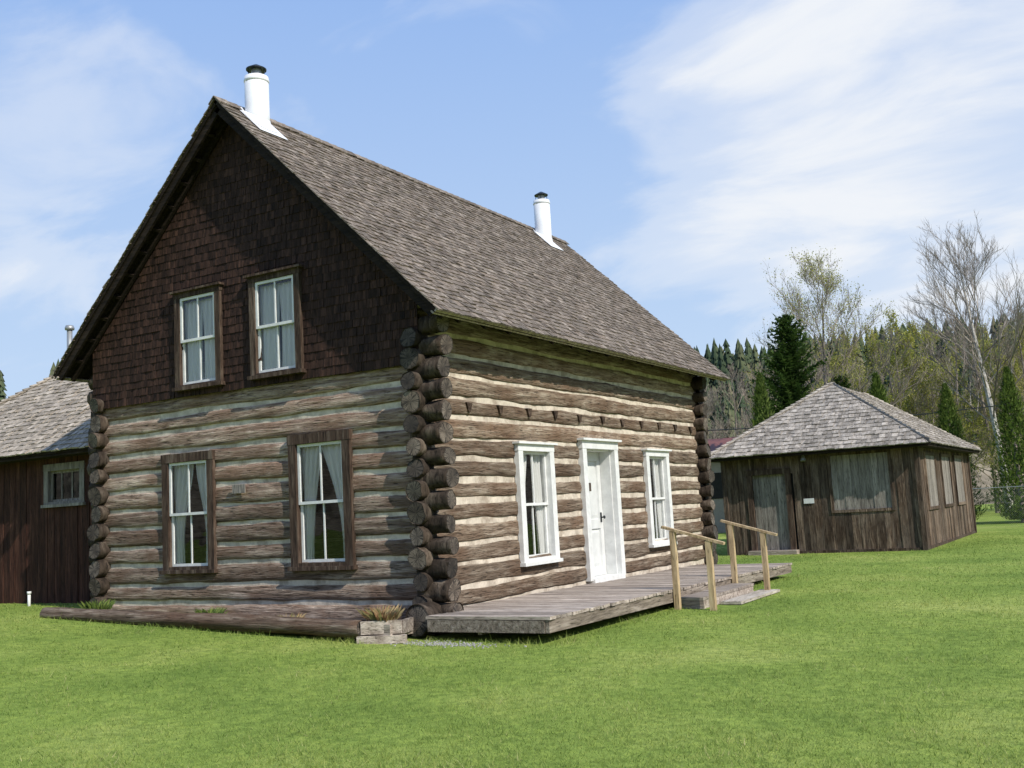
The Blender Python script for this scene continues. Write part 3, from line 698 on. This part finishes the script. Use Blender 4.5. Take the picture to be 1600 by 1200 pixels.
def place(name,T,C,tm,cms,loc,label,cat,rot=0,sc=1,group=None):
    key=id(T)
    if key not in CACHE:
        CACHE[key]=(T.obj('trunk',tm),C.obj('crown',cms),T,C);tr,cr=CACHE[key][:2]
    else:
        a,b=CACHE[key][:2];tr=a.copy();cr=b.copy();col.objects.link(tr);col.objects.link(cr)
    e=thing(name,loc,label,cat,group);e.rotation_euler=(0,0,rot);e.scale=(sc,sc,sc)
    for o in(tr,cr):o.parent=e;o.matrix_parent_inverse=Matrix.Identity(4)
    return e
T,C=baretree(13.7,4.9,.18,11,0,up=.75,first=.33,n1=28,lean=.06,thin=.006);place('birch_tree',T,C,[BIRCH],[TWIGB],(2.3,44.7,-.37),'tall pale barked birch tree with bare branches','tree')
T,C=baretree(12.2,4.2,.15,5,1,up=.95,first=.28,leafsize=.07,n1=24,thin=.0065);place('bare_tree',T,C,[BARK],[TWIG,BUD],(-4.3,38.9,-.37),'bare branching tree with first buds behind the board building','tree')
bt1=baretree(11.8,3.4,.13,21,2,up=.8,first=.15,n1=15,leafsize=.10);bt2=baretree(11.5,3.5,.12,22,2,up=.7,first=.12,n1=15,leafsize=.11);bt3=baretree(9.5,2.8,.10,23,0,up=.9,first=.15,n1=16,thin=.0065)
for i,(k,x,y,s) in enumerate([(bt2,-3.1,49,.92),(bt1,-2.1,54.3,.95),(bt2,-4.5,45.9,.8),(bt3,1.2,50.3,1.2),(bt2,1.9,54.3,.85),(bt1,3.8,52,.9),(bt3,-.3,50.5,1.15),(bt1,-6.4,52,.8),(bt2,.4,58,.9),(bt1,5.8,56,.95),(bt3,-8.3,54,1.1),(bt2,-1.2,47.5,.68),(bt1,3.2,48.5,.68),(bt3,-2.6,46.5,1.05),(bt3,3.4,46.5,1.1)]):
    place('budding_tree' if k is not bt3 else 'leafless_tree',k[0],k[1],[BARK],[TWIG,BUD],(x,y,-.37),'deciduous tree with sparse yellow green spring leaves' if k is not bt3 else 'slender grey leafless tree below the wooded hill','tree',i*1.3,s,'budding trees along the lawn edge' if k is not bt3 else 'leafless trees below the hill')
for i,(x,y,s) in enumerate([(-12.2,48.3,1.0),(-11.2,51.3,1.05),(-13.8,47.5,.95),(-15.5,50,.95),(-10,56,1.15),(-7.5,47,1.05),(-17,56,1.)]):
    place('leafless_tree',bt3[0],bt3[1],[BARK],[TWIG,BUD],(x,y,-.37),'slender grey leafless tree below the wooded hill','tree',i*1.1,s,'leafless trees below the hill')
def spruce(h,rad,seed,lv=60,pw=.5):
    rg=random.Random(seed);T=MB();C=MB();T.tube([(0,0,-.2),(0,0,h*.5),(0,0,h*.97)],[.16,.09,.015],8)
    for i in range(lv):
        f=i/(lv-1);z=h*(.04+.96*f)
        nb=int(9+6*(1-f))
        for k in range(nb):
            az=k*6.283/nb+i*2.1+rg.uniform(-.3,.3)
            Rr=rad*((1-f)**pw)*(1+.8*mn.noise((math.cos(az)*1.3,math.sin(az)*1.3,f*9+seed)))+.08
            Ln=Rr*rg.uniform(.65,1.12);dr=rg.uniform(-.1,.45)+.35*f
            d=Vector((math.cos(az),math.sin(az),dr)).normalized();sd=Vector((-math.sin(az),math.cos(az),0))
            m=max(3,int(Ln/.15))
            for j in range(m):
                g=(j+.6)/m;p=Vector((0,0,z))+d*(Ln*g)+Z*(.12*g*g);w=(.14+.26*(1-g))*min(1,Rr*1.2)
                r=rg.random()*.5+.5*g
                for s_ in(1,-1):
                    tip=p+sd*s_*w*rg.uniform(.7,1.2)+d*w*.8+Z*rg.uniform(-.12,.08)
                    C.poly([p-d*.06,p+d*.11,tip],0,r)
                C.poly([p-d*.06+sd*.04,p-d*.06-sd*.04,p+d*.22+Z*.05],0,r)
                C.poly([p-d*.05,p+d*.12,p+Z*rg.uniform(-.22,.2)+d*.08],0,r*.7)
    return T,C
s1=spruce(9.3,2.1,31);place('spruce_tree',s1[0],s1[1],[BARK],[NEED],(-4.85,34.7,-.37),'dense dark green spruce tree with pointed top','tree')
place('spruce_tree',s1[0],s1[1],[BARK],[NEED],(-3.4,37.5,-.37),'smaller dark green spruce tree behind the building','tree',1.9,.72)
def cedar(h,rad,seed,n=11000):
    rg=random.Random(seed);T=MB();C=MB();T.tube([(0,0,-.2),(0,0,h*.5),(0,0,h*.9)],[.1,.07,.02],8)
    for i in range(n):
        f=rg.random()**1.25;az=rg.uniform(0,6.283)
        lob=1+.5*mn.noise((math.cos(az)*2.2,math.sin(az)*2.2,f*9+seed))+.25*mn.noise((math.cos(az)*5,math.sin(az)*5,f*22+seed))
        prof=rad*(min(1,(f+.03)/.12)**.6)*((1-f)**.75)*lob
        q=rg.uniform(.5,1.1);rr=prof*q
        c=Vector((rr*math.cos(az),rr*math.sin(az),h*(.02+.98*f)))
        s=rg.uniform(.06,.15);o=Vector((math.cos(az),math.sin(az),0));sd=Vector((-math.sin(az),math.cos(az),0))
        a=(o*rg.uniform(.2,.9)+Z*rg.uniform(.3,1.2)+sd*rg.uniform(-.5,.5)).normalized();b=(sd+o*rg.uniform(-.7,.7)).normalized()
        C.poly([c-b*s*.3,c+b*s*.3,c+a*s*1.2],0,min(1,max(0,(q-.55)/.55*.7+rg.uniform(-.1,.3)+(lob-1)*.5)))
    return T,C
c1=cedar(6,1.15,41);c2=cedar(6,1.05,42)
for k,x,y,s,r in[(c2,-3.9,27.,1.0,0),(c1,-1.1,33.8,1.05,1),(c1,1.32,35.2,.95,2.2),(c1,3.75,34.3,1.0,3.1),(c2,-2.3,36,.95,4),(c1,5.6,35,1.1,.6)]:
    place('cedar_tree',k[0],k[1],[BARK],[CEDR],(x,y,-.37),'narrow conical green cedar tree at the lawn edge','tree',r,s,'conical cedars along the lawn edge')
# ------------------------------------------------------------ hills, forest
def hn(az):return math.sin(az*3+1)*.5+math.sin(az*7+2)*.3+math.sin(az*13)*.2
CX,CY=0.,10.
def hz(x,y):
    dx,dy=x-CX,y-CY;r=math.hypot(dx,dy);az=math.atan2(dy,dx)
    return -.6+sm(62,185,r)*(19.5+3.*hn(az))+sm(62,100,r)*1.2*math.sin(az*40+r*.05)*.4
M=MB();NA=180;rs=[58,66,75,85,95,108,122,138,155,172,190,215,260,340]
for i,r in enumerate(rs):
    for j in range(NA):
        a=2*math.pi*j/NA;x=CX+r*math.cos(a);y=CY+r*math.sin(a);M.v.append((x,y,hz(x,y)))
for i in range(len(rs)-1):
    for j in range(NA):
        k=(j+1)%NA;M.face([i*NA+j,(i+1)*NA+j,(i+1)*NA+k,i*NA+k],0)
o=M.obj('hill',[plain('hill_ground',(.12,.10,.06),.95,.5,.12,.3,.1,c2=(.26,.215,.15),detail=8)],smooth=True);o['kind']='structure'
def tmpl(seed):
    rg=random.Random(seed);V=[];Fc=[]
    for t in range(10):
        f=t/10;zb=.05+.92*f;zt=min(1.,zb+.17);rb=.15*(1-f)**.7+.012;n=9;b0=len(V);V.append((rg.uniform(-.015,.015),rg.uniform(-.015,.015),zt))
        for k in range(n*2):
            a=math.pi*k/n+rg.uniform(-.1,.1);q=rb*(rg.uniform(.7,1.4) if k%2 else rg.uniform(.35,.7));V.append((q*math.cos(a),q*math.sin(a),zb+rg.uniform(-.03,.03)-(.02 if k%2 else 0)))
        for k in range(n*2):Fc.append((b0,b0+1+k,b0+1+(k+1)%(2*n)))
    return np.array(V),np.array(Fc)
TM=[tmpl(i) for i in range(6)]
vs=[];fs=[];rr=[];base=0;rg=random.Random(3)
def addtree(x,y,h):
    global base
    V,Fc=TM[rg.randrange(6)];a=rg.uniform(0,6.28);w=h*rg.uniform(.7,1.25)
    ca_,sa_=math.cos(a),math.sin(a)
    P=np.stack([(V[:,0]*ca_-V[:,1]*sa_)*w+x,(V[:,0]*sa_+V[:,1]*ca_)*w+y,V[:,2]*h+hz(x,y)-.3],1)
    vs.append(P);fs.append(Fc+base);base+=len(V);c=rg.random();rr.append(np.clip(c+np.random.RandomState(base%9999).uniform(-.12,.12,len(Fc)),0,1))
cnt=0
while cnt<3200:
    r=rg.uniform(105,205);a=rg.uniform(1.35,2.6);x=CX+r*math.cos(a);y=CY+r*math.sin(a)
    if math.sin(x*.06+1)*math.sin(y*.05)+rg.random()*1.2<.1 and r<135:continue
    addtree(x,y,rg.uniform(4.5,12.) if r>140 else rg.uniform(4,8));cnt+=1
for i in range(700):
    r=rg.uniform(175,225);a=rg.uniform(2.6,7.6);addtree(CX+r*math.cos(a),CY+r*math.sin(a),rg.uniform(6,10))
vs=np.concatenate(vs);fs=np.concatenate(fs);rr=np.concatenate(rr)
def npmesh(name,v,f,r,mats):
    me=bpy.data.meshes.new(name);nf=len(f);me.vertices.add(len(v));me.vertices.foreach_set('co',v.astype(np.float32).ravel())
    me.loops.add(nf*3);me.loops.foreach_set('vertex_index',f.astype(np.int32).ravel())
    me.polygons.add(nf);me.polygons.foreach_set('loop_start',np.arange(nf,dtype=np.int32)*3);
    a=me.attributes.new('rnd','FLOAT','FACE');a.data.foreach_set('value',r.astype(np.float32))
    me.update(calc_edges=True);me.validate()
    for m in mats:me.materials.append(m)
    o=bpy.data.objects.new(name,me);col.objects.link(o);return o
o=npmesh('forest',vs,fs,rr,[FOR]);o['kind']='stuff'
# ------------------------------------------------------------ ground
def axisvals(c,near,far,step):
    v=[c];s=step;p=c
    while p<c+far:
        p+=s
        if p>c+near:s*=1.35
        v.append(p)
    p=c;s=step
    while p>c-far:
        p-=s
        if p<c-near:s*=1.35
        v.append(p)
    return sorted(v)
xs=axisvals(-1,16,700,.5);ys=axisvals(2,20,700,.5)
M=MB()
for y in ys:
    for x in xs:M.v.append((x,y,gz(x,y)))
nx=len(xs)
for j in range(len(ys)-1):
    for i in range(nx-1):M.face([j*nx+i,j*nx+i+1,(j+1)*nx+i+1,(j+1)*nx+i],0)
m,nt,b,out=newmat('lawn_ground')
tc=nt.nodes.new('ShaderNodeTexCoord')
n1=noise(nt,tc.outputs['Object'],.38,6,.64);n2=noise(nt,tc.outputs['Object'],9,7,.7);n3=noise(nt,tc.outputs['Object'],90,3,.6)
rp=ramp(nt,[(.3,(.13,.20,.04)),(.5,(.21,.285,.062)),(.68,(.30,.35,.10))]);nt.links.new(n1.outputs[0],rp.inputs[0])
q=ramp(nt,[(.35,(.62,.66,.6)),(.5,(1,1,1)),(.68,(1.35,1.25,1.2))]);nt.links.new(n2.outputs[0],q.inputs[0])
q3=ramp(nt,[(.3,(.6,.6,.6)),(.6,(1.2,1.2,1.1))]);nt.links.new(n3.outputs[0],q3.inputs[0])
c=mixc(nt,1.,rp.outputs[0],q.outputs[0],'MULTIPLY');c=mixc(nt,1.,c,q3.outputs[0],'MULTIPLY')
nt.links.new(c,b.inputs['Base Color']);b.inputs['Roughness'].default_value=.95;b.inputs['Specular IOR Level'].default_value=.1
bp=nt.nodes.new('ShaderNodeBump');bp.inputs['Strength'].default_value=.5;bp.inputs['Distance'].default_value=.03
nt.links.new(math_(nt,'ADD',n2.outputs[0],n3.outputs[0]),bp.inputs['Height']);nt.links.new(bp.outputs[0],b.inputs['Normal'])
o=M.obj('ground',[m],smooth=True);o['kind']='structure'
# grass
rs_=np.random.RandomState(5)
N_=440000
rad=5.0*np.exp(rs_.uniform(0,np.log(38/5.0),N_));ang=rs_.uniform(math.radians(72),math.radians(168),N_)
gx=7.5+rad*np.cos(ang);gy=-10.5+rad*np.sin(ang)
ok=~((gx>-6.3)&(gx<1.9)&(gy>-.45)&(gy<10))&~((gx>-6.1)&(gx<.15)&(gy>-.92)&(gy<0))&~((gx>-13.2)&(gx<-6.3)&(gy>.75)&(gy<5))&~((gx>-2.2)&(gx<3)&(gy>17)&(gy<26.5))&~((gx>1.9)&(gx<2.68)&(gy>3.2)&(gy<5.6))&~((np.hypot((gx-.7)/.6,(gy+.70)/.14)<1)&(rs_.random_sample(N_)<.65))
gx,gy,rad=gx[ok],gy[ok],rad[ok];n=len(gx)
gzv=np.array([gz(a,b) for a,b in zip(gx,gy)])
pn=np.array([mn.noise((a*1.6,b*1.6,0)) for a,b in zip(gx,gy)])
h=rs_.uniform(.012,.034,n)*(1+.7*pn);tall=rs_.random_sample(n)<.025;h[tall]*=2.
edge=((gy<-.42)&(gy>-.62)&(gx>.3)&(gx<2))|((gx>1.9)&(gx<2.1)&(gy<9)&(gy>-.6))|((gy<-.92)&(gy>-1.15)&(gx<-.2)&(gx>-6.2));h[edge]*=2.2
wd=rs_.uniform(.002,.004,n)*np.clip(rad/9,1,3.2)
th=rs_.uniform(0,2*math.pi,n);lx=rs_.normal(0,.8,n)*h;ly=rs_.normal(0,.8,n)*h
V=np.empty((n,3,3));V[:,0]=np.stack([gx-wd*np.cos(th),gy-wd*np.sin(th),gzv-.004],1);V[:,1]=np.stack([gx+wd*np.cos(th),gy+wd*np.sin(th),gzv-.004],1);V[:,2]=np.stack([gx+lx,gy+ly,gzv+h],1)
o=npmesh('grass',V.reshape(-1,3),np.arange(n*3).reshape(-1,3),np.clip(rs_.beta(2.2,2.6,n)+.2*pn,0,1),[BLADE]);o['kind']='stuff'
# ------------------------------------------------------------ sky & sun
S=Vector((1,-.30,.86)).normalized()
el=math.asin(S.z);az=math.atan2(S.x,S.y)
w=bpy.data.worlds.new('World');scene.world=w;w.use_nodes=True;nt=w.node_tree;nt.nodes.clear()
out=nt.nodes.new('ShaderNodeOutputWorld');bg=nt.nodes.new('ShaderNodeBackground');nt.links.new(bg.outputs[0],out.inputs[0])
sky=nt.nodes.new('ShaderNodeTexSky');sky.sky_type='NISHITA';sky.sun_disc=False;sky.sun_elevation=el;sky.sun_rotation=az;sky.altitude=700;sky.air_density=1.0;sky.dust_density=.6;sky.ozone_density=1.5
tc=nt.nodes.new('ShaderNodeTexCoord');D=tc.outputs['Generated']
sp=nt.nodes.new('ShaderNodeSeparateXYZ');nt.links.new(D,sp.inputs[0])
zz=math_(nt,'ADD',math_(nt,'MAXIMUM',sp.outputs[2],0.),.28)
cb=nt.nodes.new('ShaderNodeCombineXYZ');nt.links.new(math_(nt,'DIVIDE',sp.outputs[0],zz),cb.inputs[0]);nt.links.new(math_(nt,'DIVIDE',sp.outputs[1],zz),cb.inputs[1])
mp=nt.nodes.new('ShaderNodeMapping');mp.inputs['Rotation'].default_value=(0,0,.75);mp.inputs['Scale'].default_value=(1.,1.7,1);nt.links.new(cb.outputs[0],mp.inputs[0])
cn=noise(nt,mp.outputs[0],2.5,10,.55,.45);cn2=noise(nt,mp.outputs[0],1.0,3,.5,.3)
def dmask(v,lo,hi):
    d=nt.nodes.new('ShaderNodeVectorMath');d.operation='DOT_PRODUCT';nt.links.new(D,d.inputs[0]);d.inputs[1].default_value=Vector(v).normalized()
    m_=nt.nodes.new('ShaderNodeMapRange');m_.interpolation_type='SMOOTHSTEP';m_.inputs[1].default_value=lo;m_.inputs[2].default_value=hi;nt.links.new(d.outputs['Value'],m_.inputs[0]);return m_.outputs[0]
mk=math_(nt,'MULTIPLY',dmask((-.03,.92,.36),.925,.995),.74)
mk2=math_(nt,'MULTIPLY',dmask((-.80,.50,.30),.97,.998),.30)
mk3=math_(nt,'MULTIPLY',dmask((-.25,.94,.20),.965,.998),.22)
s_=math_(nt,'ADD',math_(nt,'ADD',mk,mk2),mk3)
s_=math_(nt,'ADD',s_,math_(nt,'MULTIPLY_ADD',cn.outputs[0],1.8,-1.04))
s_=math_(nt,'ADD',s_,math_(nt,'MULTIPLY_ADD',cn2.outputs[0],.6,-.3))
cf=ramp(nt,[(0.,(0,0,0)),(.4,(.40,)*3),(.9,(.95,)*3)],'EASE');nt.links.new(s_,cf.inputs[0])
hz_=nt.nodes.new('ShaderNodeMapRange');hz_.inputs[1].default_value=.0;hz_.inputs[2].default_value=.52;hz_.inputs[3].default_value=.90;hz_.inputs[4].default_value=.04;nt.links.new(sp.outputs[2],hz_.inputs[0])
base_=mixc(nt,.89,sky.outputs[0],(2.15,3.65,6.9))
c=mixc(nt,hz_.outputs[0],base_,(4.9,6.0,7.15))
c=mixc(nt,cf.outputs[0],c,(6.9,7.1,7.4))
nt.links.new(c,bg.inputs[0]);bg.inputs[1].default_value=.13
ld=bpy.data.lights.new('sun','SUN');ld.energy=5.0;ld.angle=math.radians(.53);ld.color=(1,.94,.84)
lo=bpy.data.objects.new('sun',ld);col.objects.link(lo);lo.rotation_euler=S.to_track_quat('Z','Y').to_euler();lo.location=(20,-10,20)
# ------------------------------------------------------------ camera
yaw,pit,rol=[math.radians(a) for a in(30.502,6.974,-3.184)]
fw=Vector((-math.sin(yaw)*math.cos(pit),math.cos(yaw)*math.cos(pit),math.sin(pit)));rt=Vector((math.cos(yaw),math.sin(yaw),0));upv=rt.cross(fw)
r2=rt*math.cos(rol)+upv*math.sin(rol);u2=-rt*math.sin(rol)+upv*math.cos(rol)
cd=bpy.data.cameras.new('camera');cam=bpy.data.objects.new('camera',cd);col.objects.link(cam)
mt=Matrix((r2,u2,-fw)).transposed().to_4x4();mt.translation=Vector((7.535,-10.485,1.17));cam.matrix_world=mt
cd.sensor_width=36;cd.lens=36.38;cd.clip_end=3000;cd.clip_start=.05
scene.camera=cam
scene.view_settings.view_transform='Standard';scene.view_settings.look='None';scene.view_settings.exposure=0
